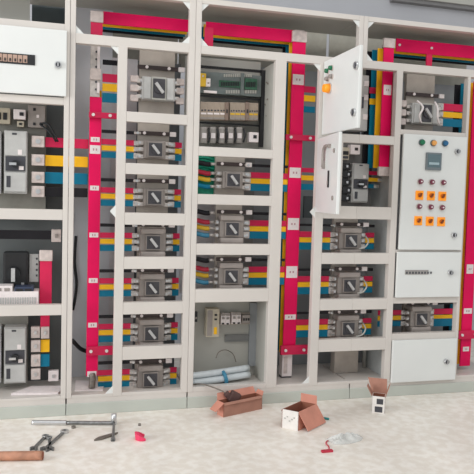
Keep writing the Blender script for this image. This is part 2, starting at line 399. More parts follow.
# upper right vertical set behind the four column and its top
RY = .09
a, b_ = Xat(381.5, 110, RY), Xat(391.5, 110, RY)
st = [(Zat(387, 90, RY), .05, .06)]
vbus('behind the openings left of the button panel', a, b_, Zat(387, 168, RY), Zat(390, 47, RY), st, caps=[(Zat(391,48,RY), Zat(391,38.5,RY)), (Zat(387,176,RY), Zat(387,167,RY))], front=RY, dx=-.012)
# far right set
Yr = .13
a = Xat(466.3, 240, Yr)
vbus('at the right edge of the switchboard', a, a+.075, Zat(465, 366, Yr), 1.96, [(Zat(468, 269, Yr), .05, .06), (Zat(467, 311, Yr), .06, .035), (Zat(465, 349, Yr), .045, .03)], front=Yr, dx=-.012)
spacer('red clamp bar at the right edge, near the bottom of the busbars', (459, 331), (480, 338.5), Y=.108)
# horizontal top runs
def hbus(desc, xa, xb, zc, h, Y, which=4, bolts=(), caps=()):
    for k, (cn, mm, _) in enumerate(PH[:which]):
        y = Y+k*.06; 
        t = thing('horizontal_busbar', '%s sleeved horizontal busbar %s' % (cn, desc)+(', frontmost of its stack' if k == 0 else ''), 'busbar', (xa, y, zc-h/2))
        m = MB(); m.box(0, xb-xa, 0, .010, 0, h, mm, bev=.0015); m.build('sleeve', t)
        if k == 0:
            for bx in bolts: m = MB(); m.cyl((bx-xa, 0, h/2), (bx-xa, -.006, h/2), .008, label, seg=8); m.build('bolt', t)
            for ca, cb in caps: m = MB(); m.box(ca-xa, cb-xa, -.006, .015, -.002, h+.004, cap, bev=.003); m.build('end_cap', t, 'pale end cap')
TY = .16
xa, xb = Xat(103, 20, TY), .66
z1 = Zat(150, 17, TY); z0 = Zat(150, 27, TY)
hbus('across the top of the left cabinet', xa, .69, (z0+z1)/2, .066, TY)
xa = Xat(206, 30, TY); xb = Xat(295, 33, TY)
hbus('across the top above the controller racks', xa, xb, Zat(250, 32, TY), .070, TY, caps=[(xb-.002, xb+.06)])
xa = Xat(398, 44, TY)
hbus('across the top right above the button panel', xa-.01, 2.72, Zat(430, 48, TY), .078, TY, bolts=[Xat(431.5, 47.5, TY), Xat(399.5, 44, TY)])
# short pieces at the ends of the top runs
def drop(lab, pa, pb, Y, mm, capz=True):
    a = at(*pa, Y); b_ = at(*pb, Y)
    t = thing('drop_busbar', lab, 'busbar', ((a.x+b_.x)/2, Y, b_.z)); w = (b_.x-a.x)/2; h = a.z-b_.z
    m = MB(); m.box(-w, w, 0, .012, 0, h, mm, bev=.002); m.build('sleeve', t)
    if capz: m = MB(); m.box(-w-.003, w+.003, -.006, .015, h-.06, h, cap, bev=.005); m.build('end_cap', t, 'pale end cap')
drop('short red busbar with a pale cap at the top of the left bay', (91, 10.5), (102.5, 40), .12, red2)
drop('short dark red busbar beside the long seam, top of the controller cabinet', (205, 27), (213, 50), .12, red2, False)
drop('small red joint hanging below the top right busbar', (427, 54), (432, 66), .13, red2, False)

# ------------------------------------------------------------------ breakers, links, branch bars
ORD = ['topmost', 'second', 'third', 'fourth', 'fifth', 'sixth', 'lowest']
def rel_box(name, xa, xb, y0, y1, za, zb, mm, lab, cat, group=None, lugs=(), bev=.002):
    t = thing(name, lab, cat, ((xa+xb)/2, (y0+y1)/2, za), group)
    cx, cy = (xa+xb)/2, (y0+y1)/2
    m = MB(); m.box(xa-cx, xb-cx, y0-cy, y1-cy, 0, zb-za, mm, bev=bev); m.build('sleeve', t)
    for la, lb in lugs:
        m = MB(); m.box(la-cx, lb-cx, y0-cy-.006, y1-cy+.003, .002, zb-za-.002, tin, bev=.003); m.cyl(((la+lb)/2-cx, y0-cy-.006, (zb-za)/2), ((la+lb)/2-cx, y0-cy-.014, (zb-za)/2), .008, silver, seg=6)
        m.build('lug', t, 'tinned connecting lug')
    return t
def bars(where, side, xa, xb, zc, Y=.145, lugend=None, set_=('black','red','yellow','blue'), sc=1.0, hs=None, group=None, name='branch_busbar'):
    offs = {'black': .090, 'red': .034, 'yellow': 0.0, 'blue': -.037}
    hh = hs or {'black': .018, 'red': .030, 'yellow': .028, 'blue': .034}
    mm = {'black': blk, 'red': red2, 'yellow': yel, 'blue': blu}
    for c in set_:
        z = zc+offs[c]*sc; h = hh[c]*sc/2
        lugs = []
        if lugend == 'R': lugs = [(xb-.004, xb+.034)]
        if lugend == 'L': lugs = [(xa-.034, xa+.004)]
        rel_box(name, xa, xb, Y, Y+.010, z-h, z+h, mm[c], '%s bar %s, %s' % (c, side, where), 'busbar', group, lugs)
def breaker(px, py, where, Y=.12, s=1.0, style=0, plate=None, sx=1.0):
    # style 0: raised grey covers above and below; 1: slim body on a wide plate; 2: large body with a pale bezel
    P = at(px, py, Y-.03); X, Zc = P.x, P.z
    t = thing('circuit_breaker', 'grey rotary handle breaker, '+where, 'circuit breaker', (X, Y, Zc-.09*s), 'rotary handle circuit breakers')
    o = .09*s; hw = (.072, .060, .082)[style]*s; hh_ = (.05, .050, .056)[style]*s
    m = MB(); m.box(-hw, hw, -.02, .05, o-hh_, o+hh_, brk2 if style == 2 else brk, bev=.006); m.build('body', t)
    if style == 0:
        for sg, a_, b__ in ((1, .047, .079), (-1, .050, .084)):
            m = MB(); m.box(-.070*s, .070*s, -.035, .05, o+sg*a_*s, o+sg*b__*s, coverm, bev=.010); m.build('terminal_cover', t)
    if style == 2:
        m = MB()
        for sg in (-1, 1): m.box(sg*.074*s-.0, sg*.040*s, -.030, -.018, o-.052*s, o+.052*s, brk2, bev=.004)
        m.box(-.036*s, .036*s, -.032, -.018, o-.056*s, o+.056*s, palep, bev=.003); m.build('bezel', t)
        m = MB(); m.box(-.030*s, .030*s, -.036, -.030, o-.047*s, o+.047*s, facem, bev=.003); m.build('faceplate', t, 'dark oblong faceplate')
    else:
        m = MB(); m.box(-.043*s, .043*s, -.036, -.018, o-.042*s, o+.042*s, brk, bev=.003); m.box(-.037*s, .037*s, -.039, -.034, o-.036*s, o+.036*s, facem, bev=.002); m.build('faceplate', t, 'dark square faceplate')
    m = MB(); m.cyl((0, -.036, o), (0, -.046, o), .024*s, facem); m.box(-.0075*s, .0075*s, -.062, -.044, o-.030*s, o+.030*s, handm, mtx=Matrix.Translation((0, 0, o)) @ Matrix.Rotation(math.radians(-38), 4, 'Y') @ Matrix.Translation((0, 0, -o)), bev=.003)
    m.build('rotary_handle', t, 'pale grey diagonal handle')
    tw = (.092, .092, .105)[style]*s
    for sg in (-1, 1):
        for dz in (.036, 0, -.040):
            m = MB(); m.box(sg*(hw-.002), sg*tw, .0, .03, o+dz*s-.011, o+dz*s+.011, tin, bev=.003); m.cyl((sg*.083*s, 0, o+dz*s), (sg*.083*s, -.010, o+dz*s), .007, silver, seg=8); m.build('terminal', t)
    dz = (.097, .092, .108)[style]*s; z = Zc+dz; LY = Y-.03 if style == 0 else Y
    l = thing('neutral_link', 'dark link bar above the '+where, 'link bar', (X, LY+.03, z-.011), 'neutral link bars')
    lw = (.085, .085, .10)[style]*s
    m = MB(); m.box(-lw, lw, -.006, .006, 0, .022, linkm, bev=.002); m.box(-.05*s, -.03*s, .006, .024, .004, .018, linkm); m.box(.03*s, .05*s, .006, .024, .004, .018, linkm); m.build('bar', l)
    for sx_ in (-.055, .055):
        m = MB(); m.cyl((sx_*s, -.005, .011), (sx_*s, -.014, .011), .009, label, seg=8); m.build('bolt', l)
    m = MB(); m.box(lw+.003, lw+.038, -.012, .004, -.002, .024, label, bev=.003); m.build('lug', l, 'white lug at the right end')
    if plate:
        za, zb = plate; pw = (.078, .088, .088)[style]*s
        m = MB(); m.box(X-pw, X+pw, Y+.052, Y+.056, za, zb, galv); m.box(X-pw, X-pw+.004, Y+.056, Y+.08, za, zb, galv); m.box(X+pw-.004, X+pw, Y+.056, Y+.08, za, zb, galv)
        tag(m.build('mounting_plate'), 'taupe metal plate behind the '+where, 'mounting plate', 'breaker mounting plates')
    return X, Zc
# --- seven-way column
W2 = '%s breaker in the seven-breaker column'
rows = [(159, 88.5, 1.12, 1.603, 1.99), (155.3, 149.5, 1, 1.328, 1.597), (154.6, 197.5, 1, 1.053, 1.322), (153.3, 242.5, 1, .803, 1.047), (152.5, 288, 1, .54, .797), (151.6, 333.5, 1, .283, .534), (150.6, 379.5, 1, .10, .277)]
for i, (px, py, s, za, zb) in enumerate(rows):
    w = W2 % ORD[i]
    X, Zc = breaker(px, py, w, s=s, plate=(za, zb), style=(2, 1, 1, 0, 0, 0, 0)[i])
    if i == 0:
        bars(w, 'running in from the left', .216, .333, Zc-.005, sc=1.5, lugend=None)
        for q, dz in enumerate((.05, 0, -.055)):
            for sd, xx in (('left', X-.152), ('right', X+.102)):
                rel_box('cable_lug', xx, xx+.045, .12, .145, Zc+dz-.018, Zc+dz+.018, cap, 'pale %s lug on the %s of the topmost breaker, seven-breaker column' % (['upper', 'middle', 'lower'][q], sd), 'cable lug', bev=.006)
    else:
        bars(w, 'running in from the left', .216, X-.108, Zc, lugend='R' if i > 0 else None, sc=1.0)
        bars(w, 'short on the right', X+.115, X+.158, Zc, lugend='L', set_=('red', 'yellow', 'blue'))
# --- controller cabinet column, three breakers
W3 = '%s breaker of three below the controller racks'
for i, (px, py, za, zb) in enumerate(((233.3, 180, 1.173, 1.45), (232.2, 229, .876, 1.167), (231.3, 276.5, .62, .87))):
    w = W3 % ['topmost', 'middle', 'lowest'][i]
    X, Zc = breaker(px, py, w, plate=(za, zb), style=1 if i == 0 else 0)
    bars(w, 'running out to the right', X+.115, 1.300, Zc, lugend='L', hs={'black': .016, 'red': .033, 'yellow': .030, 'blue': .042})
    # cables at the left
    for q, (c, mm, dz) in enumerate((('black', blk, .088), ('red', redp, .036), ('yellow', yplas, 0), ('blue', bluet if i else blu, -.040))):
        m = MB(); zz = Zc+dz
        m.tube([(.70, .18, zz+.014), (.76, .165, zz+.008), (.81, .15, zz-.002), (X-.122, .145, zz)], .0135, mm)
        t = thing('power_cable', '%s cable entering from the left, %s' % (c, w), 'cable', (0, 0, 0)); m.build('cable_jacket', t)
        m = MB(); m.cyl((X-.124, .145, zz), (X-.092, .145, zz), .0085, tin); m.build('lug', t, 'tinned cable lug')
# green bundle beside topmost of the three
P = at(209, 160, .2)
t = thing('earth_cable_bundle', 'green wiring bundle left of the topmost breaker below the controller racks', 'cable bundle', (P.x, .2, P.z-.03))
for k in range(6):
    m = MB(); z = .055-.018*k
    m.tube([(-.075, .01, z), (-.03, -.012-.01*(k%2), z+.008), (.02, .0, z-.004), (.062, .01, z+.004)], .0095, teal); m.build('wire', t)
m = MB(); m.box(-.08, .065, .015, .025, -.17, .085, teal); m.build('backing_sheet', t)
# --- column left of the button panel
W4 = '%s breaker of three left of the button panel'
for i, (px, py, za, zb) in enumerate(((351, 241, .823, 1.10), (349.4, 285.5, .54, .817), (348.3, 328.5, .283, .534))):
    w = W4 % ['topmost', 'middle', 'lowest'][i]
    X, Zc = breaker(px, py, w, plate=(za, zb), s=1.02)
    bars(w, 'running in from the left', 1.386, X-.108, Zc, lugend='R', hs={'black': .014, 'red': .034, 'yellow': .030, 'blue': .044})
    bars(w, 'short on the right', X+.115, X+.182, Zc, lugend='L')
    m = MB(); m.tube([(X+.045, .07, Zc-.045), (X+.075, .055, Zc-.035), (X+.10, .06, Zc+.0), (X+.105, .11, Zc+.03)], .0045, palep)
    t = thing('connecting_wire', 'bright curved wire over the '+w, 'wire', (0,0,0)); m.build('wire', t)
# --- right column
X, Zc = breaker(426.5, 113.5, 'breaker above the button panel', s=1.12, style=2, plate=(1.59, 1.98))
bars('breaker above the button panel', 'on the right', X+.145, 2.46, Zc+.01, lugend='L', set_=('red','yellow','blue'), sc=1.35, hs={'black': .02, 'red': .034, 'yellow': .026, 'blue': .036})
for q, dz in enumerate((.055, 0, -.055)):
    rel_box('cable_lug', X-.175, X-.125, .11, .14, Zc+dz-.02, Zc+dz+.02, cap, 'pale %s lug left of the breaker above the button panel' % ['upper', 'middle', 'lower'][q], 'cable lug', bev=.007)
for q, (dx_, a_) in enumerate(((-.062, 1), (.062, -1))):
    m = MB(); m.tube([(X+dx_-.02, .07, Zc+.07), (X+dx_+.012*a_, .05, Zc+.03), (X+dx_-.01, .05, Zc-.02), (X+dx_+.015, .07, Zc-.06)], .0065, label)
    tag(m.build('white_cable'), 'short white cable %s of the handle of the breaker above the button panel' % ['left', 'right'][q], 'cable')
X, Zc = breaker(421.5, 319, 'breaker between the two lowest white doors', plate=(.35, .6))
bars('breaker between the two lowest white doors', 'on the right', X+.115, 2.46, Zc, lugend='L', hs={'black': .02, 'red': .036, 'yellow': .024, 'blue': .05})
bars('breaker between the two lowest white doors', 'on the left', 1.93, X-.11, Zc, lugend='R', set_=('red','yellow','blue'))

# ------------------------------------------------------------------ left cabinet
def big_breaker(pa, pb, Y, where, name='circuit_breaker', group='large white moulded breakers'):
    a = at(*pa, Y); b_ = at(*pb, Y); w = (b_.x-a.x)/2; h = a.z-b_.z
    t = thing(name, 'tall light grey circuit breaker, '+where, 'circuit breaker', ((a.x+b_.x)/2, Y, b_.z), group)
    m = MB(); m.box(-w, w, 0, .09, 0, h, brk2, bev=.006); m.box(-w*.92, w*.92, -.012, 0, h*.60, h*.985, label if w > .06 else brk2, bev=.004); m.box(-w*.92, w*.92, -.012, 0, h*.03, h*.34, brk2, bev=.004); m.build('body', t)
    m = MB(); m.box(-w*.85, w*.85, -.010, .0, h*.36, h*.59, brkd, bev=.002); fp = m.build('faceplate', t, 'dark control section')
    m = MB(); m.cyl((0, -.01, h*.47), (0, -.03, h*.47), w*.35, blackp); m.box(-w*.5, w*.1, -.04, -.01, h*.45, h*.49, silver); m.box(w*.3, w*.7, -.014, -.009, h*.38, h*.44, label); m.build('toggle', fp)
    for q in ((-w*.75, -w*.4, h*.1, h*.28, brkd), (w*.2, w*.55, h*.62, h*.70, label), (-w*.3, w*.1, h*.93, h*.96, brkd)):
        m = MB(); m.box(q[0], q[1], -.014, -.011, q[2], q[3], q[4]); m.build('rating_label', t)
    return t
LM = .16
m = MB(); m.box(-.54, Xat(46, 160, .26), .252, .258, 1.05, 1.68, mat('left_mount', (132,130,122), .5)); tag(m.build('mounting_plate'), 'dark taupe mounting plate behind the upper breaker of the left cabinet', 'mounting plate')
m = MB(); m.box(-.54, Xat(28, 350, .26), .252, .258, .1, .56, mat('left_mount', (132,130,122))); tag(m.build('mounting_plate'), 'dark taupe mounting plate behind the bottom breaker of the left cabinet', 'mounting plate')
big_breaker((4, 130), (27, 194), LM, 'upper one in the left cabinet beside four wide bars')
big_breaker((4, 327.5), (26, 383), LM, 'bottom one in the left cabinet')
big_breaker((-22, 130), (1, 194), LM, 'cut by the left edge of the photo, upper compartment')
big_breaker((-22, 327.5), (1, 383), LM, 'cut by the left edge of the photo, bottom compartment')
big_breaker((353, 163), (367.5, 203), .2, 'behind the lower open door', group=None)
# wide bars
cx = Xat(45, 160, LM)
for c, mm, y, h in (('red', red2, 142.5, .052), ('yellow', yel, 160.8, .058), ('blue', blu, 178, .062), ('black', blk, 192, .05)):
    z = Zat(55, y, LM+.03)
    t = rel_box('wide_busbar', cx, bx0-.003 if c != 'red' else bx0-.001, LM+.03, LM+.042, z-h/2, z+h/2, mm, 'wide %s busbar running from the upper left breaker to the left bay' % c, 'busbar')
    a = at(31.5, y, LM+.01); b_ = at(44.5, y, LM+.01)
    t = thing('terminal_pad', 'pale terminal block on the %s bar of the upper left breaker' % c, 'terminal', ((a.x+b_.x)/2, LM+.01, z-.03))
    w = (b_.x-a.x)/2; m = MB(); m.box(-w, w, 0, .03, 0, .06, cap, bev=.004); m.build('block', t)
    m = MB(); m.cyl((0, 0, .03), (0, -.008, .03), .014, silver, seg=6); m.build('bolt', t)
# controls above upper breaker
def device(name, lab, cat, pa, pb, Y, d, mm, fine=None, group=None, bev=.003):
    a = at(*pa, Y); b_ = at(*pb, Y); w = (b_.x-a.x)/2; h = a.z-b_.z
    t = thing(name, lab, cat, ((a.x+b_.x)/2, Y, b_.z), group)
    m = MB(); m.box(-w, w, 0, d, 0, h, mm, bev=bev); m.build('housing', t)
    for n, fm_, (u0, u1, v0, v1), dd in (fine or []):
        m = MB(); m.box(-w+2*w*u0, -w+2*w*u1, -dd, .001, h*v0, h*v1, fm_, bev=min(.0015, dd*.3)); m.build(n, t)
    return t
device('terminal_block', 'brownish terminal block row in the top left of the upper left compartment', 'terminal block', (-10,107), (10,124), .19, .06, beige, [('slot', blackp, (.05+.3*k, .25+.3*k, .25, .7), .004) for k in range(3)])
device('auxiliary_switch', 'white switch with a black square above the upper left breaker', 'switch', (13.5,109), (25.5,119.5), .18, .07, label, [('rocker', blackp, (.5, .85, .35, .7), .006)])
device('auxiliary_switch', 'small beige device under the white switch, upper left compartment', 'switch', (17,121), (24,127), .19, .06, beige, [('slot', blackp, (.3, .7, .3, .7), .004)])
device('relay', 'grey relay base with four dark screws right of the white switch', 'relay', (28,105), (45,128), .2, .05, brk, [('screw', blackp, (.3, .45, .75, .88), .005), ('screw', blackp, (.3, .45, .1, .22), .005), ('screw', label, (.5, .65, .45, .58), .005), ('screw', blackp, (.75, .9, .05, .18), .005)])
for k, c in enumerate(('upper', 'lower')):
    P = at(40, 123+k*1, .18); m = MB(); Q = at(58, 142, .18)
    m.tube([(P.x, .2, P.z), ((P.x+Q.x)/2, .16, P.z-.01-.03*k), (Q.x-.01*k, .17, Q.z)], .005, rubber)
    tag(m.build('control_wire'), '%s black wire curving down to the wide red busbar' % c, 'wire')
# third compartment: black bar, knob, contactor, vertical bar
a = at(2, 230, .15); b_ = at(51, 239.5, .15)
rel_box('wide_busbar', a.x-.3, b_.x, .15, .162, b_.z, a.z, blk, 'wide black horizontal busbar in the middle left compartment', 'busbar')
device('end_block', 'pale end block on the black bar in the middle left compartment', 'terminal', (51.5,229.5), (61,242), .13, .04, cap, [('bolt', brk, (.35, .65, .35, .65), .008)])
a = at(3, 252, .2); b_ = at(28, 290, .2)
t = thing('rotary_switch', 'large black rotary switch in the middle left compartment', 'switch', ((a.x+b_.x)/2, .2, b_.z)); w = (b_.x-a.x)/2; h = a.z-b_.z
m = MB(); m.box(-w, w, 0, .08, 0, h, blackp, bev=.012); m.build('housing', t)
m = MB(); m.cyl((-.01, 0, h*.45), (-.01, -.03, h*.45), .035, rubber); m.box(-.02, 0, -.05, -.02, h*.25, h*.6, silver); m.build('knob', t, 'black knob with a silver lever')
m = MB(); m.box(.03, .045, -.01, 0, h*.1, h*.2, silver); m.build('screw', t)
device('side_plate', 'grey drilled plate between the black switch and the red bar', 'plate', (29.5,254), (38.5,282), .22, .02, brk2, [('hole', brkd, (.7, .88, .2+.2*k, .27+.2*k), .003) for k in range(4)])
device('contactor', 'ribbed white contactor with dark caps at the bottom of the middle left compartment', 'contactor', (-16,292), (38.5,305.5), .08, .12, label,
       [('rib', brk2, (.02+.045*k, .045+.045*k, .05, .6), .004) for k in range(21)])
device('dark_cap_block', 'dark blue cap block on top of the ribbed contactor', 'terminal block', (14.5,287), (33.5,293), .09, .09, mat('dark_blue', (48,58,82), .45), [('slot', blackp, (.08+.46*k, .44+.46*k, .3, .7), .004) for k in range(2)])
device('pale_cap_block', 'pale cap block on the ribbed contactor at the left photo edge', 'terminal block', (-6,286), (12.5,293), .09, .09, label, [('slot', brk, (.1+.45*k, .4+.45*k, .3, .7), .004) for k in range(2)])
drop('red vertical busbar with a pale cap in the middle left compartment', (40, 250), (51.5, 311), .13, red2)
drop('short red vertical busbar above the terminals of the bottom left compartment', (40.5, 312), (49.5, 328), .16, red2, False)
for c, mm, y, y1, x1_ in (('red', None, 327, 338, 49), ('yellow', yel, 340.5, 352, 49.5), ('blue', blu, 355, 366.5, 49.5), ('lowest', None, 369, 379.5, 41)):
    d = device('terminal_pad', 'pale terminal block, %s one beside the bottom left breaker' % c if c == 'lowest' else 'pale terminal block of the %s phase beside the bottom left breaker' % c, 'terminal', (31,y), (40.3 if c != 'red' else 40,y1), .17, .03, cap, [('bolt', silver, (.35, .65, .35, .65), .008)])
    if mm: 
        a = at(40.6, y-.5, .18); b_ = at(x1_, y1, .18)
        rel_box('bar_end', a.x, b_.x, .18, .20, b_.z, a.z, mm, 'short %s busbar end beside the bottom left breaker' % c, 'busbar')
device('terminal_pad', 'pale block under the red busbar in the bottom left compartment', 'terminal', (41,327), (49.3,338.5), .15, .02, cap, [('bolt', silver, (.35, .65, .35, .65), .006)])
device('terminal_pad', 'lone pale block low on the right of the bottom left compartment', 'terminal', (48.3,371), (58.5,381), .2, .03, label, [('bolt', silver, (.35, .65, .35, .65), .006)])
# scraps in the trays
a = gr(35, 392, .10); m = MB()
m.prism([(a.x-.12, .08, .099), (a.x+.12, .05, .099), (a.x+.16, .17, .099), (a.x-.02, .2, .099)], (0, 0, .012), label)
tag(m.build('paper_sheet'), 'white crumpled sheet lying in the tray of the left cabinet', 'paper')
m = MB(); a = at(90, 385, .2); m.prism([(.09, .1, .0985), (.24, .08, .0985), (.26, .24, .0985), (.1, .3, .0985)], (0, 0, .006), label)
tag(m.build('paper_sheet'), 'white sheet lying at the foot of the left bay', 'paper')
m = MB(); m.tube([(.182, .12, .105), (.186, .13, .16), (.182, .14, Zat(93,376,Y0)+.01)], .018, toold); tag(m.build('bar_support'), 'dull metal support under the left bay busbar', 'support')
m = MB(); m.tube([at(76, 236, .38), at(74.5, 262, .37), at(76.5, 285, .37), at(73, 310, .38)], .008, rubber); tag(m.build('loom_cable'), 'dark cable hanging down the back of the left bay', 'cable')
m = MB(); m.tube([(.075, .2, .36), (.12, .25, .30), (.16, .3, .27)], .012, rubber); tag(m.build('loose_cable'), 'black loose cable end low in the left bay', 'cable')

# ------------------------------------------------------------------ controller racks
RY0 = .22
def rail(lab, pa, pb, Y, mm=blackp, t_=.006, name='din_rail'):
    a = at(*pa, Y); b_ = at(*pb, Y)
    m = MB(); m.box(a.x, b_.x, Y, Y+t_, b_.z, a.z, mm); m.box(a.x, b_.x, Y-.006, Y, a.z-.006, a.z, mm); m.box(a.x, b_.x, Y-.006, Y, b_.z, b_.z+.006, mm)
    return tag(m.build(name), lab, 'rail')
def px_box(m, pa, pb, Y, d, mm, bev=0): 
    a = at(*pa, Y); b_ = at(*pb, Y); m.box(a.x, b_.x, Y, Y+d, b_.z, a.z, mm, bev=bev)
rail('black mounting rail above the controller', (199, 67), (264, 71.5), .23)
rail('black mounting rail between controller and relays', (199, 95.5), (263, 100), .23)
rail('black mounting rail between relays and contactors', (199, 121.5), (263, 127), .23)
m = MB(); px_box(m, (262, 70), (264.5, 147), .2, .03, blackp); tag(m.build('cable_duct'), 'black upright strip right of the controller racks', 'duct')
P0 = at(230, 97, .2)
t = thing('controller', 'grey controller with green terminal strips on the top rack', 'controller', (P0.x, .2, P0.z)); off = Vector((P0.x, .2, P0.z))
def sub(name, f, parent, l=None):
    m = MB(); f(m); bmesh.ops.translate(m.bm, vec=-off, verts=m.bm.verts[:]); return m.build(name, parent, l)
sub('housing', lambda m: px_box(m, (200, 71), (261, 97), .2, .05, plcm, .003), t)
g1 = sub('terminal_strip', lambda m: px_box(m, (219.5, 80), (240.5, 88), .19, .02, pcb, .002), t, 'green terminal strip')
g2 = sub('terminal_strip', lambda m: px_box(m, (245, 78), (257, 90), .19, .02, pcb, .002), t, 'green terminal strip')
def pins(m, xs, y0, y1):
    for x in xs: px_box(m, (x, y0), (x+.9, y1), .186, .006, blackp)
sub('contact_row', lambda m: pins(m, [221+k*1.7 for k in range(11)], 82, 86), g1)
sub('contact_row', lambda m: pins(m, [246+k*1.7 for k in range(6)], 82, 87), g2)
sub('label_strip', lambda m: [px_box(m, (224+k*2.2, 74), (225.4+k*2.2, 77), .195, .01, palep) for k in range(13)], t)
sub('lower_label_strip', lambda m: [px_box(m, (226+k*2.4, 90), (227.6+k*2.4, 93.5), .195, .01, palep) for k in range(13)], t)
sub('divider', lambda m: px_box(m, (241, 73), (244, 95), .188, .02, plcm, .002), t)
sub('power_module', lambda m: px_box(m, (204, 90), (217, 93.5), .19, .02, label, .002), t)
device('power_module', 'yellow and white module at the left end of the top rack', 'module', (200.5,73), (206,86.5), .17, .03, yplas, [('screw', cap, (.3, .6, .7, .85), .003)])
device('power_module', 'small white module right of the yellow one on the top rack', 'module', (206.3,78), (210.5,86.5), .17, .03, label, [('slot', brk, (.3, .7, .3, .5), .003)])
xs = [(200.5, 206.8), (207, 213.3), (213.5, 219.8), (220, 225), (230, 235), (235.2, 240.2), (240.4, 245.4), (249, 253.5), (253.7, 258)]
for k, (a_, b__) in enumerate(xs):
    device('relay', 'cream plug-in relay number %s from the left on the middle rack' % ['one','two','three','four','five','six','seven','eight','nine'][k], 'relay', (a_, 101.5+k*.15), (b__, 120+k*.1), .19, .05, relay,
           [('contact_slot', brkd, (.15, .4, .48, .56), .003), ('contact_slot', brkd, (.6, .85, .50, .58), .003), ('terminal_foot', brk, (.05, .95, .04, .14), .004), ('marker', yplas if k > 3 else label, (.1, .9, .3, .4), .002)], 'relays on the middle rack')
for k, x in enumerate((225.4, 245.8)):
    device('end_clamp', 'brown end clamp, %s one on the relay rack' % ['left', 'right'][k], 'clamp', (x, 102), (x+3.2, 120.5), .18, .05, mat('brown_clamp', (130,110,98), .5), [('slot', blackp, (.3, .7, .4, .6), .003)])
for k in range(5):
    x = 200.2+k*8.8; P = at(x+4, 143.5, .2)
    t = thing('contactor', 'rounded grey contactor, %s from the left on the bottom rack' % ['first','second','third','fourth','fifth'][k], 'contactor', (P.x, .2, P.z), 'contactors on the bottom rack')
    m = MB(); m.box(-.021, .021, 0, .05, 0, .098, mat('contactor_grey', (150,144,138), .45), bev=.012); m.build('housing', t)
    m = MB(); m.tube([(.0225, -.004, .008), (.029, -.012, .045), (.0215, -.004, .088)], .006, blackp); m.build('coil_clip', t)
    m = MB(); m.box(-.014, .012, -.004, .001, .03, .06, label); m.build('label_plate', t)
device('socket_outlet', 'white socket with a black square at the right of the bottom rack', 'socket', (249.5,132), (258.5,142.5), .18, .05, label, [('black_square', blackp, (.42, .78, .38, .72), .003)])
for k, (pts) in enumerate(([(266,82),(272,88),(270,96),(267,100)], [(268,98),(273.5,104),(272,113),(266,116)], [(265,104),(269,112),(267,120)])):
    m = MB(); m.tube([at(p[0], p[1], .14+.02*k) for p in pts], .004, toold); tag(m.build('control_wire'), ['upper curl', 'middle curl', 'lowest curl'][k]+' of grey wire at the right of the controller racks', 'wire')
# lower instrument compartment
device('power_supply', 'tall beige power supply in the lowest compartment of the controller cabinet', 'power supply', (207,309), (219,337), .18, .065, beige, [('knob', blackp, (.6, .8, .75, .82), .004), ('knob', blackp, (.6, .8, .6, .66), .004), ('label_plate', yel, (.58, .82, .1, .35), .002), ('vent', brk, (.05, .45, .05, .95), .002)])
rail('grey mounting rail behind the small breakers, lowest controller compartment', (219, 313), (251, 324), .235, galv)
for k, (x, y) in enumerate(((221, 313.5), (225.6, 313.7), (232, 313), (236.6, 313))):
    device('miniature_breaker', 'white miniature breaker, %s of four in the lowest controller compartment' % ['first','second','third','last'][k], 'miniature breaker', (x, y), (x+4.3, y+11), .195, .04, label,
           [('toggle', brk, (.25, .75, .5, .68), .01), ('terminal_foot', blackp, (.25, .75, .02, .16), .003), ('top_band', brk, (.05, .95, .8, .97), .003)], 'miniature breakers in the lowest compartment')
device('terminal_block', 'dark grey terminal block right of the miniature breakers', 'terminal block', (242.5,315), (250,323), .2, .035, brk, [('slot', blackp, (.1+.3*k, .3+.3*k, .3, .6), .003) for k in range(3)])
rail('empty grey rail low on the back of the controller compartment', (225, 335), (251, 341), .24, mat('rail_dark', (120,120,118), .5))
m = MB(); px_box(m, (250.6, 303), (255.4, 366), .225, .022, greyp); tag(m.build('cable_duct'), 'grey upright duct at the right of the lowest controller compartment', 'duct')
device('side_terminal', 'small dark clip at the left edge of the lowest controller compartment', 'clip', (195, 312), (197.5, 322), .2, .03, blackp, [('slot', brk, (.2, .8, .3, .5), .002)])
t = thing('conduit_bundle', 'pale tubes bound with blue tape lying in the lowest controller compartment', 'tube', (.9, .1, .1))
for k, (z, y) in enumerate(((.0, .0), (.0, .045), (.035, .022))):
    m = MB(); m.tube([(-.16, -.02+y, .018+z), (.0, y, .018+z+.008), (.2, .05+y, .02+z+.012)], .02, tubem); m.build('tube', t)
m = MB(); m.tube([(.028, .0+.02, .026), (.045, .0+.022, .03)], .049, bluet); m.build('tape_band', t, 'blue tape band')
m = MB(); m.tube([at(216, 358, .22), at(219, 352, .22), at(226, 350, .22), at(233, 354, .22), at(236, 362, .22)], .0025, toold); tag(m.build('control_wire'), 'thin wire looping against the back of the lowest controller compartment', 'wire')

# ------------------------------------------------------------------ behind the open doors
device('socket_outlet', 'white socket with a black square behind the lower open door', 'socket', (351, 144.5), (360, 154.5), .2, .05, label, [('black_square', blackp, (.42, .75, .4, .7), .004)])
device('terminal_block', 'brownish terminal block left of the socket behind the lower open door', 'terminal block', (339,147), (349,160), .22, .05, beige, [('slot', blackp, (.1, .9, .4, .7), .004), ('slot', brkd, (.1, .9, .1, .3), .004)])
for k in range(5):
    device('wiring_plug', 'black wiring plug, %s of five left of the grey breaker behind the lower open door' % ['topmost','second','third','fourth','lowest'][k], 'plug', (341+k%2*2, 163+k*8), (350+k%2, 169.5+k*8), .21, .05, blackp, [('pin', silver, (.55, .75, .3, .7), .01)], 'black wiring plugs')
a = at(336, 146, .265); b_ = at(370, 205, .265)
m = MB(); m.box(a.x, b_.x, .26, .265, b_.z-.03, a.z+.05, mat('rear_plate', (110,108,106), .5)); tag(m.build('mounting_plate'), 'dark plate carrying the grey breaker behind the lower open door', 'mounting plate')
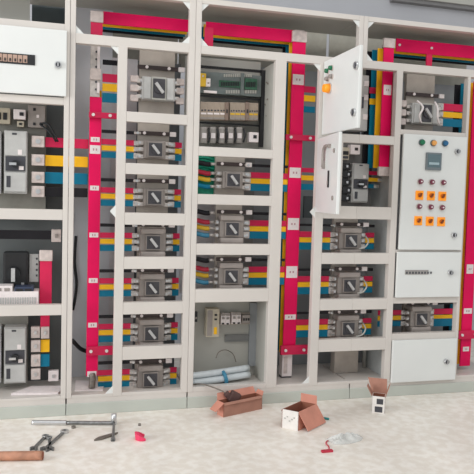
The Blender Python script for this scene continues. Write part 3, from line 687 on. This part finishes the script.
for k, (c, mm) in enumerate((('red', red2), ('yellow', yel), ('blue', blu))):
    a = at(368.5, 171+k*6.5, .2+.01*k); b_ = at(386-k*4, 175.5+k*6.5, .2+.01*k)
    rel_box('branch_busbar', a.x, b_.x, .2+.01*k, .21+.01*k, b_.z, a.z, mm, 'short %s bar right of the grey breaker behind the lower open door' % c, 'busbar', None, [(b_.x-.03, b_.x+.004)])
device('circuit_breaker', 'pale breaker edge showing behind the upper open door', 'circuit breaker', (350, 74), (367, 131), .2, .09, brk2, [('toggle', brkd, (.3, .7, .4, .6), .02), ('terminal_foot', label, (.75, .98, .2, .3), .006), ('terminal_foot', label, (.75, .98, .55, .65), .006), ('terminal_foot', label, (.75, .98, .8, .9), .006)])
for k, (c, mm) in enumerate((('red', red2), ('yellow', yel), ('blue', blu))):
    a = at(367.5, 88+k*11, .22); b_ = at(380.5, 95+k*11, .22)
    rel_box('branch_busbar', a.x, b_.x+(0.02 if k == 0 else 0), .186, .196, b_.z, a.z, mm, 'short %s bar right of the upper open door' % c, 'busbar')
# branches at the top of left and middle bays
for c, mm, y, h, x0_ in (('red', red2, 90, .05, 307), ('yellow', yel, 99, .04, 303), ('blue', blu, 110, .045, 303)):
    a = at(304.5, y-4, .15); b_ = at(316, y+3, .15)
    rel_box('branch_busbar', 1.386, 1.46, .15, .16, b_.z, a.z, mm, '%s branch bar level with the upper open door in the middle bay' % c, 'busbar')
for c, mm, ya, yb in (('red', red2, 168, 172.5), ('yellow', yel, 175.5, 180.5), ('blue', blu, 184, 190)):
    rel_box('branch_busbar', 1.386, 1.47, .15, .16, Zat(310, yb, .15), Zat(310, ya, .15), mm, '%s branch bar level with the lower open door in the middle bay' % c, 'busbar')
m = MB(); px_box(m, (304.5, 196), (314, 218), .3, .02, darkp); tag(m.build('back_cover'), 'dark cover at the back of the middle bay', 'cover')
# lowest opening left of bottom door: central plate
a = at(335, 350, .2); b_ = at(357, 384, .2)
m = MB(); m.box(a.x, b_.x, .2, .206, .1, .275, galv); m.box(a.x, a.x+.004, .206, .26, .1, .275, galv); m.box(b_.x-.004, b_.x, .206, .26, .1, .275, galv); tag(m.build('mounting_plate'), 'bare upright plate in the lowest opening left of the bottom right door', 'mounting plate')
for k in range(2):
    x = Xat(364+k*6, 365, .3); m = MB(); m.cyl((x, .3, .1), (x, .3, .33), .013, palep); tag(m.build('conduit'), '%s pale upright conduit in the lowest opening left of the bottom right door' % ['left', 'right'][k], 'conduit')

# ------------------------------------------------------------------ things on the floor
def lay(pts, z=.0): return [gr(p[0], p[1], z) for p in pts]
# long socket wrench
a = gr(32, 422.5, .012); b_ = gr(114, 423, .012)
t = thing('socket_wrench', 'long chrome socket wrench lying on the floor in front of the left plinth', 'wrench', (a.x, a.y, 0)); O = Vector((a.x, a.y, 0))
a -= O; b_ -= O; c1 = a.lerp(b_, .42)
m = MB(); m.tube([a, a.lerp(b_, .2), c1], .0125, silver, 12); m.build('grip', t)
m = MB(); m.tube([c1, c1.lerp(b_, .5), b_], .0095, tool, 12); m.build('shaft', t)
m = MB(); m.cyl(b_+Vector((0, .012, -.004)), b_+Vector((0, .012, .045)), .014, silver); m.cyl(b_, b_+Vector((0, .03, .0)), .016, silver); m.build('ratchet_head', t)
e = gr(113, 440, .008)-O; m = MB(); m.tube([b_, b_.lerp(e, .5), e], .007, tool); m.cyl(e+(b_-e).normalized()*.015, e, .0115, tool); m.build('extension_bar', t)
a = gr(94, 440.5, .004); b_ = gr(118, 433, .004)
m = MB(); d = (b_-a).normalized(); n = Vector((-d.y, d.x, 0)); L = (b_-a).length
pts = [a, a+d*L*.25-n*.014, a+d*L*.7-n*.012, b_, a+d*L*.7+n*.012, a+d*L*.25+n*.014]
m.prism([Vector((p.x, p.y, .001)) for p in pts], (0, 0, .008), toold); tag(m.build('file_blade'), 'flat dull metal blade beside the end of the socket wrench', 'blade')
def spanner(lab, pa, pb, w=.011, hd=.024):
    a = gr(*pa, .006); b_ = gr(*pb, .006); t = thing('spanner', lab, 'spanner', (a.x, a.y, 0), 'spanners on the floor'); O = Vector((a.x, a.y, 0)); a -= O; b_ -= O
    d = (b_-a); d.z = 0; L = d.length; d.normalize(); n = Vector((-d.y, d.x, 0)); z = Vector((0, 0, .002))
    m = MB(); m.prism([n*w*.6+z, n*-w*.6+z, d*L-n*w*.6+z, d*L+n*w*.6+z], (0, 0, .009), tool); m.build('shaft', t)
    c = d*0; pts = [c+d*hd*.6+n*hd*.55, c-d*hd*.2+n*hd*.95, c-d*hd*.95+n*hd*.55, c-d*hd*.4+n*hd*.35, c-d*hd*.05, c-d*hd*.4-n*hd*.35, c-d*hd*.95-n*hd*.55, c-d*hd*.2-n*hd*.95, c+d*hd*.6-n*hd*.55]
    m = MB(); m.prism([p+Vector((0,0,.001)) for p in pts], (0, 0, .012), tool); m.build('open_jaw', t)
    m = MB(); c = d*L
    k = 14; ring = []
    for r_, z_ in ((hd*.85, .001), (hd*.85, .013), (hd*.45, .013), (hd*.45, .001)):
        ring.append([m.bm.verts.new(c+Vector((math.cos(6.2832*j/k)*r_, math.sin(6.2832*j/k)*r_, z_))) for j in range(k)])
    ii = m.mi(silver)
    for q in range(4):
        A, B = ring[q], ring[(q+1)%4]
        for j in range(k): f = m.bm.faces.new((A[j], A[(j+1)%k], B[(j+1)%k], B[j])); f.material_index = ii
    m.build('ring_end', t)
spanner('longer chrome spanner with a bright ring end, lying by the wooden handle', (45, 449), (64.5, 431.5))
spanner('shorter spanner left of the bright-ended one, by the wooden handle', (34, 448.5), (45.5, 436.5), hd=.02)
spanner('small spanner crossing under the bright-ended one', (50.5, 449), (49, 438), hd=.018)
a = gr(-26, 456.5, .02); b_ = gr(42.5, 455.5, .02)
t = thing('wooden_handle', 'thick reddish brown wooden handle reaching in from the left edge of the floor', 'handle', (a.x, a.y, 0)); O = Vector((a.x, a.y, 0)); a -= O; b_ -= O
m = MB(); m.tube([a, a.lerp(b_, .3), a.lerp(b_, .7), b_], .0205, wood, 14); m.build('shaft', t)
m = MB(); m.cyl(b_, b_+(b_-a).normalized()*.004, .017, cardin); m.build('end_grain', t)
# pink scrap
m = MB(); a = gr(143, 440, .0); n_ = 10; O = a
i0 = m.mi(pinkp); va = []; 
for k in range(n_):
    th = math.radians(70+k*24); rr = .036
    base = Vector((a.x+math.cos(th)*rr, a.y+.012+math.sin(th)*rr*.9, .001)); hgt = .030*math.sin(math.pi*(k+.5)/n_)+.006
    va.append((m.bm.verts.new(base), m.bm.verts.new(base+Vector((.004*math.cos(th), .0, hgt))), m.bm.verts.new(base*1+Vector((-math.cos(th)*.012, -math.sin(th)*.012, hgt))), m.bm.verts.new(base+Vector((-math.cos(th)*.012, -math.sin(th)*.012, 0)))))
for p, q in zip(va, va[1:]):
    for j in range(4): f = m.bm.faces.new((p[j], p[(j+1)%4], q[(j+1)%4], q[j])); f.material_index = i0
m.bm.faces.new(va[0]); m.bm.faces.new(va[-1][::-1])
tag(m.build('plastic_scrap'), 'curled bright pink scrap lying on the floor', 'scrap')
for k, (px, py) in enumerate(((139.5, 425.5), (73.5, 428))):
    a = gr(px, py, 0); m = MB(); m.cyl((a.x, a.y, 0), (a.x, a.y, .010), .008 if k == 0 else .012, toold, seg=6); tag(m.build('nut'), ['tiny dark nut on the floor behind the pink scrap', 'grey nut on the floor under the long socket wrench'][k], 'nut')
# cartons
def sheet(m, pts, mm_out, mm_in, th=.003):
    p = [Vector(q) for q in pts]; n = (p[1]-p[0]).cross(p[2]-p[0]).normalized()
    m.prism(p, n*th, mm_out)
    return n
def carton(lab, corners, h, outs, flaps, inner=cardin, label_=None, base_loc=None):
    O = Vector(corners[0])
    t = thing('cardboard_box', lab, 'box', O, None)
    c = [Vector(q)-O for q in corners]; cen = sum(c, Vector())/4
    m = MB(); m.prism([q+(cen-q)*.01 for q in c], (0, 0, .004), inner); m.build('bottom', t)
    for k in range(4):
        a, b_ = c[k], c[(k+1)%4]; inn = (cen-(a+b_)/2); inn.z = 0; inn.normalize()
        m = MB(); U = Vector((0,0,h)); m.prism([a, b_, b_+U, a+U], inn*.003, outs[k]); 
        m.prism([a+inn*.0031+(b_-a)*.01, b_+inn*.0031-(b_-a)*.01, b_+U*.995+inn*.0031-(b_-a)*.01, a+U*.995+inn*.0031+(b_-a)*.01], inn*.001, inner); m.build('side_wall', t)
    for k, (vec, mm, s0, s1) in enumerate(flaps):
        if vec is None: continue
        a, b_ = c[k]+Vector((0,0,h)), c[(k+1)%4]+Vector((0,0,h)); v = Vector(vec); d = b_-a
        m = MB(); n = d.cross(v).normalized()
        m.prism([a+d*s0, b_-d*s0, b_-d*s1+v, a+d*s1+v], n*.003, mm); m.build('flap', t)
    return t, c
# box one: long tub
A = gr(223.5, 417.5); B = gr(262, 409); dv = Vector((.0, .0, 0)); d = (B-A); n = Vector((-d.y, d.x, 0)).normalized()*.062
L_, R_ = A, B
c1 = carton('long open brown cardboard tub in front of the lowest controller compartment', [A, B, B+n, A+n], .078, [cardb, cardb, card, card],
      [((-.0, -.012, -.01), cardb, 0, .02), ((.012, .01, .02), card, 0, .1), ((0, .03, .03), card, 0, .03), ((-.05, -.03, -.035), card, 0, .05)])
m = MB(); P = A.lerp(B, .38)+n*.7
m.box(-.03, .03, -.018, .018, -.03, .03, mat('dark_brown_part', (84,58,54), .6), mtx=Matrix.Translation((P.x, P.y, .083)) @ Matrix.Rotation(.5, 4, 'Y'), bev=.008); m.box(-.012, .02, -.015, .015, .0, .05, mat('dark_brown_part', (84,58,54)), mtx=Matrix.Translation((P.x-.02, P.y, .07)) @ Matrix.Rotation(-.7, 4, 'Y'), bev=.006)
m.box(-.025, .025, -.016, .016, -.068, -.02, mat('dark_brown_part', (84,58,54)), mtx=Matrix.Translation((P.x, P.y, .074)))
tag(m.build('packed_part'), 'dark brown part sticking up inside the long cardboard tub', 'part')
m = MB(); m.tube([P+Vector((-.03, 0, .10)), P+Vector((-.09, .03, .125)), Vector((P.x-.16, .02, .128)), Vector((P.x-.22, .05, .115))], .004, toold); tag(m.build('grey_cable'), 'thin grey cable running from the cardboard tub into the compartment', 'cable')
# box two: white front, salmon flap
A = gr(281.5, 427.5); B = gr(298, 431); d = (B-A); n = Vector((-d.y, d.x, 0)).normalized()*.15+Vector((.04, 0, 0))
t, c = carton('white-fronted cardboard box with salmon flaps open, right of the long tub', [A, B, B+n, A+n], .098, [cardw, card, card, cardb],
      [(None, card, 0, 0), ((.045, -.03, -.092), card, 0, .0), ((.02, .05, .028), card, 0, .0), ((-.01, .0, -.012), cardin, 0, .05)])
m = MB(); dd = (c[1]-c[0]); nn = Vector((d.y, -d.x, 0)).normalized()
for k in range(5):
    s0 = .15+.14*k; q = c[0]+dd*s0+nn*.0005; q.z = .05+.012*math.sin(k*2.1)
    m.prism([q, q+dd*.09, q+dd*.09+Vector((0,0,.006)), q+Vector((0,0,.006))], nn*.0012, palep)
m.build('print', t, 'faint grey print')
# box three: small printed box with raised flap
A = gr(371.5, 412.5); B = gr(384.5, 414); d = (B-A); n = Vector((-d.y, d.x, 0)).normalized()*.07
t, c = carton('small printed white box with brown flap raised, in front of the right plinth', [A, B, B+n, A+n], .095, [cardw, cardw, cardw, cardw],
      [(None, card, 0, 0), ((.025, .005, .06), cardb, 0, .1), ((0.0, .03, .078), cardb, -.1, -.25), ((-.03, .005, .055), cardb, 0, .1)])
dd = c[1]-c[0]; nn = Vector((d.y, -d.x, 0)).normalized()
m = MB()
for z0_, z1_, s0, s1 in ((.006, .038, .24, .82), (.052, .082, .36, .86)):
    q = c[0]+dd*s0+nn*.0005; q.z = z0_; r_ = c[0]+dd*s1+nn*.0005; r_.z = z0_
    m.prism([q, r_, r_+Vector((0,0,z1_-z0_)), q+Vector((0,0,z1_-z0_))], nn*.0012, brkd)
m.build('print', t, 'dark printed panels')
# teal piece, plastic bag, red tag
a = gr(321, 417.5, .006); b_ = gr(329, 419, .006); m = MB(); m.tube([a, a.lerp(b_, .5), b_], .006, tealp); tag(m.build('plastic_strip'), 'short teal strip on the floor right of the salmon-flapped box', 'strip')
m = MB(); cen = gr(344, 440); i0 = m.mi(plast); NR, NS = 7, 26; rings = []
random.seed(3)
for r_ in range(1, NR+1):
    ring = []
    for j in range(NS):
        th = 2*math.pi*j/NS; rad = r_/NR; rx = .095*rad*(1+.10*math.sin(3*th+1)+.05*math.sin(7*th)); ry = .058*rad*(1+.12*math.sin(2*th+.5))
        z = .002+.032*(1-rad**2)*(1+.35*math.sin(th*5+r_*1.3))*abs(.6+.4*math.sin(th*2+1))
        ring.append(m.bm.verts.new((cen.x+rx*math.cos(th), cen.y+ry*math.sin(th), max(.0015, z))))
    rings.append(ring)
cv = m.bm.verts.new((cen.x, cen.y, .03))
for j in range(NS): f = m.bm.faces.new((cv, rings[0][j], rings[0][(j+1)%NS])); f.material_index = i0
for A_, B_ in zip(rings, rings[1:]):
    for j in range(NS): f = m.bm.faces.new((A_[j], B_[j], B_[(j+1)%NS], A_[(j+1)%NS])); f.material_index = i0
o = tag(m.build('plastic_bag'), 'crumpled clear plastic bag lying flat on the floor', 'plastic bag')
sm = o.modifiers.new('s', 'SOLIDIFY'); sm.thickness = .0012
t = thing('red_tag', 'small red plastic tag with a thin red tail beside the plastic bag', 'tag', gr(327, 452)); O = t.location.copy()
m = MB(); m.box(-.028, .028, -.010, .010, 0, .010, redp, bev=.002); m.build('body', t)
m = MB(); m.tube([Vector((.012, .008, .005)), gr(329, 447, .004)-O, gr(326, 443, .004)-O, gr(328, 440.5, .004)-O], .003, redp); m.build('tail', t)

# ------------------------------------------------------------------ light
w = bpy.data.worlds.new('hall_light'); bpy.context.scene.world = w; w.use_nodes = True
bg = w.node_tree.nodes['Background']; bg.inputs['Color'].default_value = (.93, .97, 1, 1); bg.inputs['Strength'].default_value = .68
def area(name, loc, target, sx, sy, e, col=(1,1,1)):
    l = bpy.data.lights.new(name, 'AREA'); l.shape = 'RECTANGLE'; l.size = sx; l.size_y = sy; l.energy = e; l.color = col
    o = bpy.data.objects.new(name, l); C.objects.link(o); o.location = loc
    o.rotation_euler = (Vector(target)-Vector(loc)).to_track_quat('-Z', 'Y').to_euler()
area('ceiling_lamp_row', (.6, -3.4, 4.6), (.8, -.6, 0), 5.0, 1.6, 74, (1, .985, .96))
area('left_side_light', (-5.2, -2.4, 1.9), (1.2, -.3, 1.1), 3.0, 2.6, 235, (.96, .98, 1))  # unseen broad side light, set to brighten left-facing surfaces

# ------------------------------------------------------------------ camera
cd = bpy.data.cameras.new('camera'); co = bpy.data.objects.new('camera', cd); C.objects.link(co)
cd.sensor_width = 36; cd.sensor_fit = 'HORIZONTAL'; cd.lens = F/474*36; cd.clip_start = .05
M = Matrix((R2, U2, -fw)).transposed().to_4x4(); M.translation = CAM; co.matrix_world = M
S = bpy.context.scene; S.camera = co
S.view_settings.view_transform = 'Standard'; S.view_settings.look = 'None'; S.view_settings.exposure = 0.07; S.view_settings.gamma = 1; S.view_settings.use_curve_mapping = False
